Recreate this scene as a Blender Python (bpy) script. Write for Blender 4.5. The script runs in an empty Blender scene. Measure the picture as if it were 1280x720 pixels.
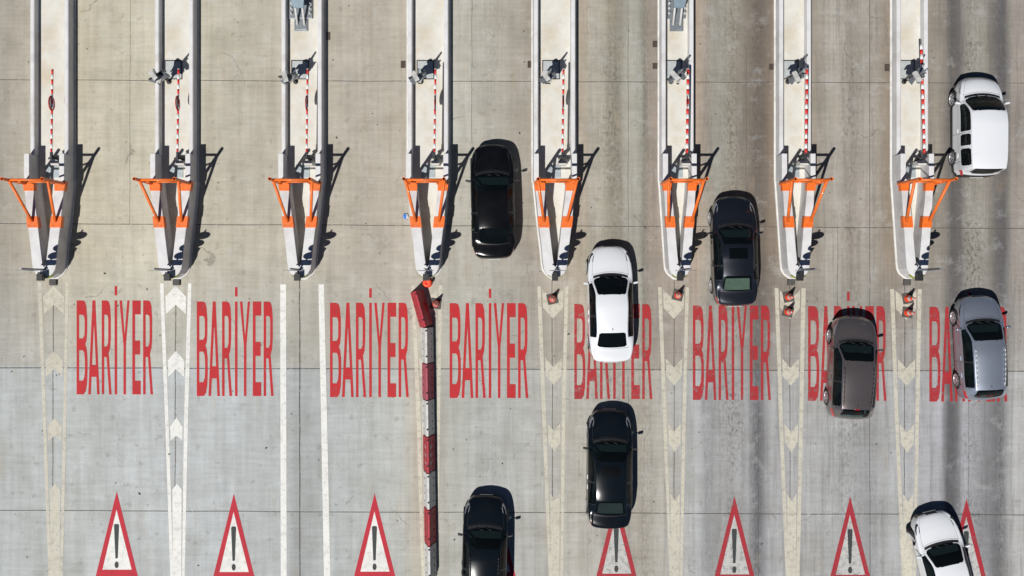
import bpy, bmesh, math, random
from mathutils import Vector, Matrix, geometry
random.seed(7)
S = 31.0; CAMH = 41.0; NX, NY = 620.0, 350.0
scene = bpy.context.scene
def G(px, py, z=0.0):                       # photo pixel of a ground point -> world
    return Vector(((px-640)/S, (360-py)/S, z))
def un(v, n, h): return n + (v-n)*(CAMH-h)/CAMH
def gy(py, h=.97): return un(py, NY, h)
# ---------------------------------------------------------------- camera, light, exposure
cd = bpy.data.cameras.new('camera'); cam = bpy.data.objects.new('camera', cd)
scene.collection.objects.link(cam); scene.camera = cam
cam.location = G(NX, NY, CAMH); cd.sensor_width = 36; cd.lens = 36*CAMH/(1280/S)
cd.shift_x = (640-NX)/1280; cd.shift_y = (NY-360)/1280; cd.clip_end = 2000
EL = 57.5; SH = Vector((.565, .825)).normalized()
w = bpy.data.worlds.new("World"); scene.world = w; w.use_nodes = True
nt = w.node_tree; sky = nt.nodes.new('ShaderNodeTexSky'); sky.sky_type = 'NISHITA'; sky.sun_disc = False; sky.air_density = .5; sky.dust_density = .05; sky.ozone_density = 2; sky.altitude = 400
sky.sun_elevation = math.radians(EL); sky.sun_rotation = math.atan2(-SH.x, -SH.y) % (2*math.pi)
nt.links.new(sky.outputs[0], nt.nodes['Background'].inputs[0]); nt.nodes['Background'].inputs[1].default_value = .05
sd = bpy.data.lights.new('sun', 'SUN'); sd.energy = 5.0; sd.angle = math.radians(.5); sd.color = (1, .965, .925)
sun = bpy.data.objects.new('sun', sd); scene.collection.objects.link(sun)
sun.rotation_euler = Vector((SH.x*math.cos(math.radians(EL)), SH.y*math.cos(math.radians(EL)), -math.sin(math.radians(EL)))).to_track_quat('-Z', 'Y').to_euler()
sun.location = (-20, -30, 50)
vs = scene.view_settings; vs.view_transform = 'Standard'; vs.look = 'None'; vs.exposure = 0.0; vs.gamma = 1
# ---------------------------------------------------------------- materials
def s2l(c): return tuple(((x/255)/12.92 if x/255 <= .04045 else ((x/255+.055)/1.055)**2.4) for x in c)
class N:
    def __init__(s, name):
        s.m = bpy.data.materials.new(name); s.m.use_nodes = True; s.t = s.m.node_tree; s.p = s.t.nodes['Principled BSDF']
        s.o = s.t.nodes['Material Output']; s._c = None
    def new(s, k, **kw):
        n = s.t.nodes.new(k)
        for a, b in kw.items(): setattr(n, a, b)
        return n
    def l(s, a, b): s.t.links.new(a, b)
    def co(s):
        if not s._c: s._c = s.new('ShaderNodeTexCoord').outputs['Object']
        return s._c
    def noise(s, scale, detail=4, rough=.55, sx=1, sy=1, sz=1, off=0):
        mp = s.new('ShaderNodeMapping'); mp.inputs['Scale'].default_value = (sx, sy, sz); mp.inputs['Location'].default_value = (off, off*.7, 0)
        s.l(s.co(), mp.inputs[0]); n = s.new('ShaderNodeTexNoise'); n.inputs['Scale'].default_value = scale
        n.inputs['Detail'].default_value = detail; n.inputs['Roughness'].default_value = rough
        s.l(mp.outputs[0], n.inputs['Vector']); return n.outputs[0]
    def rng(s, v, a, b, c, d):
        r = s.new('ShaderNodeMapRange'); s.l(v, r.inputs[0])
        for i, x in enumerate((a, b, c, d)): r.inputs[i+1].default_value = x
        return r.outputs[0]
    def math(s, op, a, b=0.0):
        m = s.new('ShaderNodeMath', operation=op)
        for i, x in enumerate((a, b)):
            if isinstance(x, (int, float)): m.inputs[i].default_value = x
            else: s.l(x, m.inputs[i])
        return m.outputs[0]
    def mix(s, f, a, b, mode='MIX'):
        m = s.new('ShaderNodeMix', data_type='RGBA', blend_type=mode)
        for i, x in ((0, f), (6, a), (7, b)):
            if isinstance(x, (int, float)): m.inputs[i].default_value = x
            elif isinstance(x, tuple): m.inputs[i].default_value = (*x[:3], 1)
            else: s.l(x, m.inputs[i])
        return m.outputs[2]
    def bump(s, h, st=.3, d=.01):
        b = s.new('ShaderNodeBump'); b.inputs['Strength'].default_value = st; b.inputs['Distance'].default_value = d
        s.l(h, b.inputs['Height']); s.l(b.outputs[0], s.p.inputs['Normal'])
def simple(name, col, rough=.5, metal=0, var=.12, scale=6, dirt=None, dirtamt=.4, coat=0, bump=.1):
    n = N(name); a = n.noise(scale, 5)
    base = n.mix(n.rng(a, .3, .7, 0, 1), tuple(c*(1-var) for c in col), tuple(min(1, c*(1+var)) for c in col))
    if dirt:
        d = n.noise(scale*.35, 6, .65, off=3.1); base = n.mix(n.rng(d, .5, .72, 0, dirtamt), base, dirt)
    n.l(base, n.p.inputs['Base Color']); n.p.inputs['Roughness'].default_value = rough; n.p.inputs['Metallic'].default_value = metal
    if coat: n.p.inputs['Coat Weight'].default_value = coat; n.p.inputs['Coat Roughness'].default_value = .04
    if bump: n.bump(n.noise(scale*6, 3, off=1), bump, .004)
    return n.m
def concrete_road():
    n = N('road_concrete')
    sep = n.new('ShaderNodeSeparateXYZ'); n.l(n.co(), sep.inputs[0]); X, Y = sep.outputs[0], sep.outputs[1]
    # slow wobble so the tyre bands are not ruler straight
    wob = n.rng(n.noise(.12, 3, sx=1, sy=1), 0, 1, -.5, .5)
    wob2 = n.rng(n.noise(2.2, 4, .6, sx=1, sy=.12, off=5), 0, 1, -.12, .12)
    xx = n.math('ADD', n.math('ADD', X, n.math('MULTIPLY', wob, .15)), wob2)
    u = n.math('MULTIPLY', n.math('ADD', xx, 640/S), S/1280)
    def ramp1(stops):
        r = n.new('ShaderNodeValToRGB'); e = r.color_ramp.elements
        for i, (x, c) in enumerate(stops):
            el = e[i] if i < 2 else e.new(x/1280)
            el.position = x/1280; el.color = (*s2l(c), 1)
        n.l(u, r.inputs[0]); return r.outputs[0]
    def ramp(stops):                            # two colour ramps joined at a shared stop
        h = len(stops)//2
        return n.mix(n.math('GREATER_THAN', u, stops[h][0]/1280), ramp1(stops[:h+1]), ramp1(stops[h:]))
    up = ramp([(0,(172,164,150)),(45,(184,174,156)),(100,(203,193,170)),(185,(202,194,173)),
        (345,(188,180,163)),(500,(186,176,160)),(575,(192,187,173)),(664,(166,156,142)),
        (727,(182,168,148)),(740,(180,172,156)),(756,(176,169,152)),(762,(154,147,130)),(776,(158,151,135)),(782,(176,171,157)),(798,(174,170,156)),(806,(140,134,120)),(811,(166,152,137)),(820,(152,140,128)),(870,(180,162,143)),(895,(160,156,144)),
        (915,(160,152,137)),(938,(128,116,103)),(952,(112,101,89)),(966,(138,122,106)),(1018,(160,150,135)),(1045,(180,172,160)),(1062,(160,151,138)),(1088,(172,164,152)),(1110,(146,132,115)),
        (1176,(152,143,130)),(1190,(104,99,95)),(1201,(112,106,102)),(1207,(158,152,141)),(1228,(160,153,141)),(1236,(138,131,120)),(1247,(108,104,101)),(1256,(100,97,95)),(1266,(160,150,140))])
    lo = ramp([(0,(186,188,184)),(90,(192,193,188)),(200,(194,196,193)),(300,(190,192,189)),(350,(187,189,185)),(374,(170,171,168)),(398,(180,182,178)),
        (420,(186,188,184)),(500,(190,190,182)),(520,(188,180,164)),(560,(182,180,170)),(610,(186,186,180)),(665,(184,182,174)),(725,(186,180,168)),
        (765,(178,174,164)),(800,(176,168,154)),(825,(184,178,166)),(868,(184,183,180)),(888,(160,159,158)),(905,(168,166,162)),(936,(166,164,162)),
        (944,(118,116,118)),(952,(120,118,120)),(962,(174,172,170)),(1010,(178,176,172)),(1060,(174,173,170)),(1085,(160,159,158)),(1110,(178,177,174)),(1175,(178,177,179)),
        (1184,(102,101,103)),(1194,(106,105,107)),(1205,(176,175,177)),(1248,(118,116,117)),(1268,(186,184,180))])
    f = n.rng(n.math('ADD', Y, n.math('MULTIPLY', X, .006)), -3.29, -3.22, 0, 1)
    # soft lower part: the bottom slab colour fades in, with a hard step at the joint
    base = n.mix(f, lo, up)
    base = n.mix(n.rng(Y, -3.3, 1.5, .5, 0), base, lo)
    # extra streaks along the lane, brooming across it, clouds, specks and oil
    st = n.noise(3.2, 6, .62, sx=1, sy=.05, off=2); base = n.mix(1.0, base, n.mix(n.rng(st, .3, .7, 0, 1), (.87, .86, .85), (1.07, 1.07, 1.07)), 'MULTIPLY')
    br = n.noise(7.0, 5, .6, sx=.10, sy=1, off=4); base = n.mix(1.0, base, n.mix(n.rng(br, .3, .7, 0, 1), (.91, .91, .90), (1.07, 1.07, 1.07)), 'MULTIPLY')
    cl = n.noise(.55, 6, .62, off=7); base = n.mix(1.0, base, n.mix(n.rng(cl, .3, .72, 0, 1), (.86, .85, .82), (1.1, 1.1, 1.11)), 'MULTIPLY')
    gr = n.noise(26, 4, .7, off=1); base = n.mix(1.0, base, n.mix(n.rng(gr, .3, .7, 0, 1), (.86, .86, .86), (1.12, 1.12, 1.12)), 'MULTIPLY')
    # oil drip belts down the middle of every lane, gritty rubber in the tyre tracks
    def maskramp(cs):
        st_ = [(0, (0, 0, 0))]
        for c, h, v in cs: st_ += [(c-h, (0, 0, 0)), (c, (v, v, v)), (c+h, (0, 0, 0))]
        return ramp(st_+[(1279, (0, 0, 0))])
    belt = maskramp([(147,14,120),(300,14,110),(456,16,130),(612,18,150),(766,22,235),(915,22,235),(1062,22,225),(1214,24,255)])
    drip = n.math('MULTIPLY', belt, n.rng(n.noise(9, 6, .8, sx=1, sy=.55, off=9), .48, .60, 0, 1))
    drip = n.math('MULTIPLY', drip, n.rng(n.noise(.9, 4, .6, sx=.6, sy=.5, off=6), .38, .60, .2, 1.0))
    base = n.mix(drip, base, (.075, .066, .055))
    trk = maskramp([(735,9,120),(806,12,190),(885,9,170),(945,12,230),(1030,9,120),(1092,10,150),(1190,10,235),(1250,12,235)])
    grit = n.rng(n.noise(16, 5, .8, sx=1, sy=.25, off=15), .45, .60, 0, .85)
    base = n.mix(n.math('MULTIPLY', trk, grit), base, (.075, .07, .068))
    fl = n.rng(n.noise(5.5, 6, .75, sx=1, sy=.04, off=21), .50, .60, 0, 1)       # long thin scuffs
    fl = n.math('MULTIPLY', fl, n.rng(X, -6, 14, .06, .30)); base = n.mix(fl, base, (.12, .11, .10))
    pat = n.rng(n.noise(.8, 8, .72, off=31), .52, .60, 0, .13); base = n.mix(pat, base, (.20, .19, .165))
    ppl = n.rng(n.noise(1.1, 8, .75, off=37), .54, .63, 0, .20); base = n.mix(ppl, base, (.60, .59, .56))
    # wandering hair cracks
    cw = n.new('ShaderNodeTexVoronoi', feature='DISTANCE_TO_EDGE'); cw.inputs['Scale'].default_value = .22
    cm = n.new('ShaderNodeVectorMath', operation='ADD'); nz = n.new('ShaderNodeTexNoise'); nz.inputs['Scale'].default_value = 1.1; nz.inputs['Detail'].default_value = 5
    n.l(n.co(), nz.inputs['Vector']); n.l(n.co(), cm.inputs[0]); n.l(nz.outputs['Color'], cm.inputs[1]); n.l(cm.outputs[0], cw.inputs['Vector'])
    crk = n.math('MULTIPLY', n.rng(cw.outputs['Distance'], .0, .006, .5, 0), n.math('GREATER_THAN', n.noise(.35, 2, off=44), .60)); base = n.mix(crk, base, (.11, .10, .09))
    vor = n.new('ShaderNodeTexVoronoi'); vor.inputs['Scale'].default_value = 1.7; n.l(n.co(), vor.inputs['Vector'])
    vsep = n.new('ShaderNodeSeparateColor'); n.l(vor.outputs['Color'], vsep.inputs[0])
    dist = n.math('ADD', vor.outputs['Distance'], n.rng(n.noise(20, 2), 0, 1, -.03, .03))
    spot = n.math('MULTIPLY', n.rng(dist, .045, .075, .75, 0), n.math('GREATER_THAN', vsep.outputs[0], .72))
    base = n.mix(spot, base, (.07, .065, .06))
    big = n.math('MULTIPLY', n.rng(n.noise(2.6, 4, .55, off=11), .62, .68, 0, .30), 1.0)
    base = n.mix(big, base, (.20, .17, .13))
    rust = n.rng(n.noise(1.1, 5, .6, sx=1.4, sy=.35, off=13), .60, .74, 0, .30)
    base = n.mix(rust, base, (.42, .30, .18))
    base = n.mix(1.0, base, (.765, .80, .838), 'MULTIPLY')
    n.l(base, n.p.inputs['Base Color']); n.p.inputs['Roughness'].default_value = .9
    n.bump(n.math('ADD', gr, br), .25, .006)
    return n.m
def paint_marking(name, col, wear=.5, base_t=.12):
    n = N(name); a = n.noise(5, 6, .7, off=2); b = n.noise(22, 4, .7); c = n.noise(1.2, 5, .6, off=8)
    f = n.math('ADD', n.math('MULTIPLY', n.rng(a, .5, .75, 0, 1), wear), n.math('MULTIPLY', n.rng(b, .55, .75, 0, 1), wear*.6))
    f = n.math('MINIMUM', n.math('ADD', f, base_t), .95)
    bc = n.mix(n.rng(c, .45, .7, 0, .4), col, tuple(x*.66 for x in col))
    n.l(bc, n.p.inputs['Base Color']); n.p.inputs['Roughness'].default_value = .75
    t = n.new('ShaderNodeBsdfTransparent'); mx = n.new('ShaderNodeMixShader')
    n.l(f, mx.inputs[0]); n.l(n.p.outputs[0], mx.inputs[1]); n.l(t.outputs[0], mx.inputs[2]); n.l(mx.outputs[0], n.o.inputs[0])
    return n.m
def car_paint(name, col, metal=0, rough=.25, flake=.0, dust=(.25,.24,.22), dustamt=.10):
    n = N(name); c = n.noise(1.6, 5, .6)
    b = n.mix(n.rng(c, .4, .75, 0, dustamt), col, dust)
    if flake:
        fl = n.noise(160, 1, .5, off=3); b = n.mix(1.0, b, n.mix(n.rng(fl, .3, .7, 0, 1), (1-flake,)*3, (1+flake,)*3), 'MULTIPLY')
    n.l(b, n.p.inputs['Base Color']); n.p.inputs['Metallic'].default_value = metal; n.p.inputs['Roughness'].default_value = rough
    n.p.inputs['Coat Weight'].default_value = 1 if metal or sum(col) > 1 else .25; n.p.inputs['IOR'].default_value = 1.5 if metal or sum(col) > 1 else 1.3; n.p.inputs['Coat Roughness'].default_value = .03
    return n.m
def car_glass(name, tint=(.10,.14,.14)):
    n = N(name); n.p.inputs['Base Color'].default_value = (.006, .009, .010, 1); n.p.inputs['Roughness'].default_value = .03
    n.p.inputs['IOR'].default_value = 1.5
    t = n.new('ShaderNodeBsdfTransparent'); t.inputs[0].default_value = (*tint, 1)
    t.inputs[0].default_value = (min(1, tint[0]*3), min(1, tint[1]*3), min(1, tint[2]*3), 1)
    mx = n.new('ShaderNodeMixShader'); a = n.noise(3, 3); n.l(n.rng(a, 0, 1, .60, .50), mx.inputs[0])
    n.l(n.p.outputs[0], mx.inputs[1]); n.l(t.outputs[0], mx.inputs[2]); n.l(mx.outputs[0], n.o.inputs[0]); return n.m
M = dict(
    road=concrete_road(),
    red=paint_marking('red_paint', s2l((178,20,28)), .42, .05), redw=paint_marking('worn_red_paint', s2l((166,28,36)), .75, .14), redtriw=paint_marking('worn_red_triangle_paint', s2l((160,26,42)), .6, .10), redtri=paint_marking('red_triangle_paint', s2l((176,22,44)), .25, .04),
    white=paint_marking('white_paint', (.72,.72,.68), .42, .08), cream=paint_marking('cream_paint', (.60,.57,.47), .62, .22),
    blackp=paint_marking('black_paint', (.03,.035,.035), .2, .05), joint=paint_marking('joint_dark', (.10,.095,.085), .9, .25),
    wall=simple('white_wall_paint', (.58,.58,.58), .75, var=.07, scale=2.2, dirt=(.30,.28,.25), dirtamt=.55, bump=.35),
    lip=simple('kerb_foot', (.58,.57,.54), .8, var=.12, scale=3, dirt=(.3,.28,.24), dirtamt=.5),
    plat=simple('island_slab', (.56,.55,.50), .9, var=.08, scale=1.6, dirt=(.44,.34,.19), dirtamt=.7, bump=.35),
    orange=simple('orange_steel', s2l((222,104,24)), .5, var=.12, scale=5, dirt=(.30,.13,.05), dirtamt=.6, coat=.2),
    steel=simple('galvanised_steel', (.30,.33,.35), .45, .7, var=.2, scale=9), hatch=simple('hatch_steel', (.34,.39,.41), .55, .3, var=.15, scale=8, dirt=(.2,.19,.17)),
    dark=simple('dark_metal', (.035,.038,.042), .5, .3, var=.25), rubber=simple('black_rubber', (.022,.022,.023), .85, var=.3, scale=12),
    rubber2=simple('dusty_rubber', (.07,.068,.062), .9, var=.3, scale=14), black=simple('black_void', (.004,.004,.004), .9, bump=0),
    wplas=simple('white_plastic', (.54,.54,.52), .6, var=.10, dirt=(.28,.26,.23), dirtamt=.5), rplas=simple('red_plastic', s2l((160,24,44)), .6, var=.15, dirt=(.16,.05,.05), dirtamt=.55),
    fplas=simple('faded_red_plastic', s2l((158,70,86)), .7, var=.1, dirt=(.25,.12,.12), dirtamt=.3),
    floorp=simple('floor_plate_steel', (.42,.45,.45), .6, .2, var=.12, scale=8, dirt=(.25,.24,.2)),
    signback=simple('sign_back', (.12,.12,.12), .6, .4, var=.2),
    armr=simple('arm_red', s2l((200,38,30)), .5), armw=simple('arm_white', (.72,.72,.70), .5), lime=simple('reflective_yellow_green', s2l((150,175,35)), .5, dirt=(.05,.06,.03), dirtamt=.9),
    cone=simple('cone_orange', s2l((232,72,38)), .5), signb=simple('sign_blue', s2l((20,70,150)), .4), sblue=simple('steel_blue', (.17,.23,.27), .5, .25, var=.1, scale=4),
    grate=simple('grate_brown', (.06,.045,.035), .9, var=.3, scale=20), alloy=simple('alloy', (.55,.56,.58), .4, .5, var=.1), bagb=simple('bag_blue', s2l((60,120,200)), .5, scale=20, var=.4),
    lamp=simple('headlamp_glass', (.22,.24,.26), .08, .2, var=.3, scale=14), dlamp=simple('dark_headlamp', (.03,.035,.04), .08, .2, var=.3, scale=14),
    tail=simple('tail_lamp_red', s2l((190,16,24)), .12, var=.2, scale=14, coat=.6), seat=simple('seat_fabric', (.06,.058,.055), .9, scale=14), beige=simple('sunshade_beige', (.50,.54,.44), .8, scale=10),
    trim=simple('black_trim', (.014,.014,.015), .45, var=.2), plate=simple('plate_white', (.7,.7,.68), .4), glass=car_glass('car_glass'), glassl=car_glass('car_glass_clear', (.2,.24,.23)), glassd=car_glass('car_glass_tinted', (.03,.045,.045)),
    cream_dash=simple('dashboard_grey', (.10,.105,.11), .7, scale=12), interior=simple('cabin_dark', (.02,.02,.021), .9),
    p_white=car_paint('paint_white', (.66,.685,.71), rough=.3, dustamt=.04), p_black=car_paint('paint_black', (.0035,.0038,.0045), rough=.18, dust=(.02,.02,.02), dustamt=.2),
    p_black2=car_paint('paint_black_blue', (.0035,.006,.009), rough=.18, dust=(.02,.02,.02), dustamt=.15),
    p_navy=car_paint('paint_navy', (.012,.015,.022), .5, .3, .25, dust=(.05,.05,.05)), p_grey=car_paint('paint_grey', (.16,.14,.138), .65, .24, .2), p_silver=car_paint('paint_silver_blue', (.34,.38,.45), .7, .36, .15),
)
# ---------------------------------------------------------------- mesh helpers
col = scene.collection
def link(name, me, parent=None, loc=None):
    o = bpy.data.objects.new(name, me); col.objects.link(o)
    if parent: o.parent = parent
    if loc is not None: o.location = loc
    return o
def tag(o, label=None, cat=None, group=None, kind=None):
    if label: o['label'] = label
    if cat: o['category'] = cat
    if group: o['group'] = group
    if kind: o['kind'] = kind
    return o
def empty(name, loc, label, cat, group=None, rz=0):
    o = link(name, None); o.location = loc; o.rotation_euler = (0, 0, rz); o.empty_display_size = .2
    return tag(o, label, cat, group)
class B:
    def __init__(s): s.b = bmesh.new(); s.mi = 0
    def face(s, vs):
        try: f = s.b.faces.new(vs); f.material_index = s.mi; return f
        except ValueError: return None
    def box(s, x0, x1, y0, y1, z0, z1, mat=None, taper=None):
        v = []
        for z in (z0, z1):
            t = taper if (taper and z == z1) else (0, 0)
            for x, y in ((x0+t[0], y0+t[1]), (x1-t[0], y0+t[1]), (x1-t[0], y1-t[1]), (x0+t[0], y1-t[1])):
                p = Vector((x, y, z)); v.append(s.b.verts.new(mat @ p if mat else p))
        for q in ((3,2,1,0),(4,5,6,7),(0,1,5,4),(1,2,6,5),(2,3,7,6),(3,0,4,7)): s.face([v[i] for i in q])
    def tube(s, a, b, r0, r1=None, seg=14, caps=True):
        a, b = Vector(a), Vector(b); r1 = r0 if r1 is None else r1; d = (b-a).normalized()
        u = d.orthogonal().normalized(); w_ = d.cross(u); R = []
        for p, r in ((a, r0), (b, r1)):
            R.append([s.b.verts.new(p + (u*math.cos(2*math.pi*i/seg) + w_*math.sin(2*math.pi*i/seg))*r) for i in range(seg)])
        for i in range(seg): f = s.face([R[0][i], R[0][(i+1)%seg], R[1][(i+1)%seg], R[1][i]]); f.smooth = True
        if caps: s.face(R[0][::-1]); s.face(R[1])
        return R
    def lathe(s, c, prof, seg=24, axis='Z', caps=True):
        rings = []
        for r, h in prof:
            ring = []
            for i in range(seg):
                a = 2*math.pi*i/seg; x, y = r*math.cos(a), r*math.sin(a)
                p = Vector((x, y, h)) if axis == 'Z' else (Vector((h, x, y)) if axis == 'X' else Vector((x, h, y)))
                ring.append(s.b.verts.new(Vector(c)+p))
            rings.append(ring)
        for A, Bq in zip(rings, rings[1:]):
            for i in range(seg):
                f = s.face([A[i], A[(i+1)%seg], Bq[(i+1)%seg], Bq[i]])
                if f: f.smooth = True
        if caps: s.face(rings[0][::-1]); s.face(rings[-1])
    def build(s, name, mats, parent=None, loc=None, bevel=0, seg=2):
        bmesh.ops.recalc_face_normals(s.b, faces=s.b.faces)
        me = bpy.data.meshes.new(name); s.b.to_mesh(me); s.b.free()
        for m in (mats if isinstance(mats, (list, tuple)) else [mats]): me.materials.append(m)
        o = link(name, me, parent, loc)
        if bevel:
            md = o.modifiers.new('bevel', 'BEVEL'); md.width = bevel; md.segments = seg; md.limit_method = 'ANGLE'; md.angle_limit = math.radians(40)
        return o
def flat(name, polys, z, m, parent):          # polys: list of [outer, hole, ...] in world xy
    me = bpy.data.meshes.new(name); V, F = [], []
    for loops in polys:
        L = [[Vector((p[0], p[1], 0)) for p in lp] for lp in loops]; k = len(V)
        V += [(p.x, p.y, z) for lp in L for p in lp]
        for t in geometry.tessellate_polygon(L):
            a, b, c = (Vector(V[k+i]) for i in t)
            F.append([k+i for i in (t if (b-a).cross(c-a).z > 0 else t[::-1])])
    me.from_pydata(V, [], F); me.materials.append(m); return link(name, me, parent)
def gp(pts): return [(G(x, y).x, G(x, y).y) for x, y in pts]
# ---------------------------------------------------------------- road and painted markings
b = B(); b.box(-220, 220, -220, 220, -.5, 0); road = b.build('road', M['road']); tag(road, kind='structure')
def joint_poly(pts, wd):
    out = []
    for (x0, y0), (x1, y1) in zip(pts, pts[1:]):
        d = Vector((x1-x0, y1-y0)).normalized(); nn = Vector((-d.y, d.x))*wd/2
        out.append([gp([(x0+nn.x, y0+nn.y), (x1+nn.x, y1+nn.y), (x1-nn.x, y1-nn.y), (x0-nn.x, y0-nn.y)])])
    return out
def wavy(x0, y0, x1, y1, n=24, a=.35):
    return [(x0+(x1-x0)*i/n+(random.uniform(-a, a) if abs(x1-x0) < abs(y1-y0) else 0), y0+(y1-y0)*i/n+(random.uniform(-a, a) if abs(x1-x0) > abs(y1-y0) else 0)) for i in range(n+1)]
for (ya, yb, wd) in ((100, 104, .9), (279, 286, 1.0), (459.5, 464, 1.3), (637.5, 644, 1.1), (-80, -76, 1), (818, 824, 1)):
    flat('expansion_joint', joint_poly(wavy(-300, ya-1, 1600, yb+1, 50), wd), .004, M['joint'], road)
for (x, y0, y1, wd) in ((66.5, 380, 700, 1.1), (219.5, 380, 700, 1.1), (374.5, 349, 900, 1.6), (163, 0, 280, .5), (1047, 281, 383, .5), (690, 350, 640, 1.0), (843, 350, 640, .9), (987, 350, 640, 1.0),
                        (1131, 350, 640, 1.0), (785, 0, 380, .55), (1087, 0, 900, .8), (933, 60, 280, .5), (590, -100, 180, .5), (948, 505, 900, .6), (1211, 470, 640, .5), (785, 470, 520, .6)):
    flat('expansion_joint', joint_poly(wavy(x, y0, x+random.uniform(-1, 1), y1, 18), wd), .0045, M['joint'], road)
LET = []
LET.append([[(0,0),(28,0),(40,6),(46,28),(50,80),(50,150),(47,190),(41,208),(47,225),(51,262),(52,330),(50,392),(44,430),(34,445),(0,445)],
            [(12,68),(12,180),(30,180),(37,165),(38,140),(38,92),(35,74),(29,68)], [(12,236),(12,380),(30,380),(37,360),(39,330),(39,280),(36,248),(30,236)]])
LET.append([[(75,0),(89,0),(109,445),(97,445),(93.5,362),(71,362),(67.5,445),(55,445)], [(82,110),(73,305),(91,305)]])
R0 = [[(119,0),(143,0),(153,6),(159,28),(162,80),(162,180),(159,225),(152,252),(154,275),(166,445),(154,445),(142,268),(131,268),(131,445),(119,445)],
      [(131,68),(131,218),(143,218),(149,200),(150,170),(150,92),(148,75),(143,68)]]
LET.append(R0); LET.append([[(180,0),(192,0),(192,445),(180,445)]]); LET.append([[(180,-68),(192,-68),(192,-24),(180,-24)]])
LET.append([[(203,0),(215,0),(227.5,165),(240,0),(251,0),(234,210),(234,445),(222,445),(222,210)]])
LET.append([[(264,0),(304,0),(304,66),(277,66),(277,190),(301,190),(301,256),(277,256),(277,380),(304,380),(304,445),(264,445)]])
LET.append([[(x+196, y) for x, y in lp] for lp in R0])
LANES = ['in the leftmost lane', 'in the second lane from the left', 'right of the two plain white lines', 'right of the red and white barriers', 'under the white sedan', 'behind the navy sedan', 'under the grey hatchback', 'under the silver hatchback']
for i, (xl, xr, yt, yb) in enumerate(((95.8,191.3,375.6,493),(246,342,377,495),(412.5,511,378.5,496.4),(562,660.3,379,497.5),(717.8,815.4,380,498.8),(866,963.6,382,500),(1010,1108,382.6,501),(1161.6,1259,383.6,502))):
    P = [[gp([(xl+x/362*(xr-xl), yt+y/445*(yb-yt)) for x, y in lp]) for lp in L] for L in LET]
    tag(flat('painted_word', P, .008, M['red' if i < 4 else 'redw'], road), 'tall red word BARİYER painted '+LANES[i])
TL = ['leftmost red warning triangle', 'warning triangle second from the left', 'warning triangle right of the two plain white lines', 'warning triangle under the lowest black car', 'warning triangle touching the rear of the middle black sedan',
      'dirty warning triangle below the navy sedan lane', 'dirty warning triangle below the grey hatchback', 'warning triangle beside the slanted white car']
M['dirtyw'] = paint_marking('dirty_white_paint', (.50,.50,.48), 1.2, .14)
for i, (ax, ay) in enumerate(((146,614),(292.3,617),(468.3,616.5),(619,617),(770.5,619),(918,620),(1062.6,620.5),(1208,623))):
    o = [(ax, ay), (ax+30, ay+121), (ax-30, ay+121)]; inn = [(ax-.3, ay+23), (ax+18.6, ay+98), (ax-17.8, ay+98)]
    tri = flat('warning_triangle', [[gp(o), gp(inn)]], .008, M['redtri' if i < 4 else 'redtriw'], road); tag(tri, TL[i]+' painted on the road')
    flat('triangle_field', [[gp([(ax-.3, ay+22.5), (ax+18.8, ay+98.3), (ax-18, ay+98.3)])]], .0065, M['white'] if i < 4 else M['dirtyw'], tri)
    ex = [(ax-3.4, ay+42.5), (ax-2.4, ay+41), (ax+1.9, ay+41), (ax+3, ay+42.5), (ax+1.4, ay+83.5), (ax-1, ay+84.2), (ax-1.7, ay+83.5)]
    dt = [(ax-.1+2.6*math.cos(t*.524), ay+92+4.3*math.sin(t*.524)) for t in range(12)]
    flat('exclamation_mark', [[gp(ex)], [gp(dt)]], .0115, M['blackp'], tri)
LN = [((47.5,52),(54,58),(60.7,64.3), (82.3,86),(79,83),(75,78.6), 'cream'), ((200,204.5),(206.6,211),(213,217), (235,239.5),(230,235),(227.5,231), 'white'), ((350.2,357.6),(350.6,358),(351,358.4), (398,405),(401.5,409),(405,413), 'white'),
      ((514,518.6),(521,526),(527,530.4), (548.4,553),(546,550),(545,547.6), 'cream'), ((671.6,676),(678,683),(686,689.3), (706,710.4),(702,706.4),(700.4,704), 'cream'),
      ((822.5,827),(829,833.6),(837,839.7), (857,861.2),(852.6,857),(850,853), 'cream'), ((968.3,973),(974,978.8),(982,986), (1001.7,1007),(999,1003.7),(995,999.4), 'cream'), ((1112.5,1117.5),(1119,1123.3),(1127,1131.5), (1147,1152),(1144,1148.6),(1141.3,1144.7), 'cream')]
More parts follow.
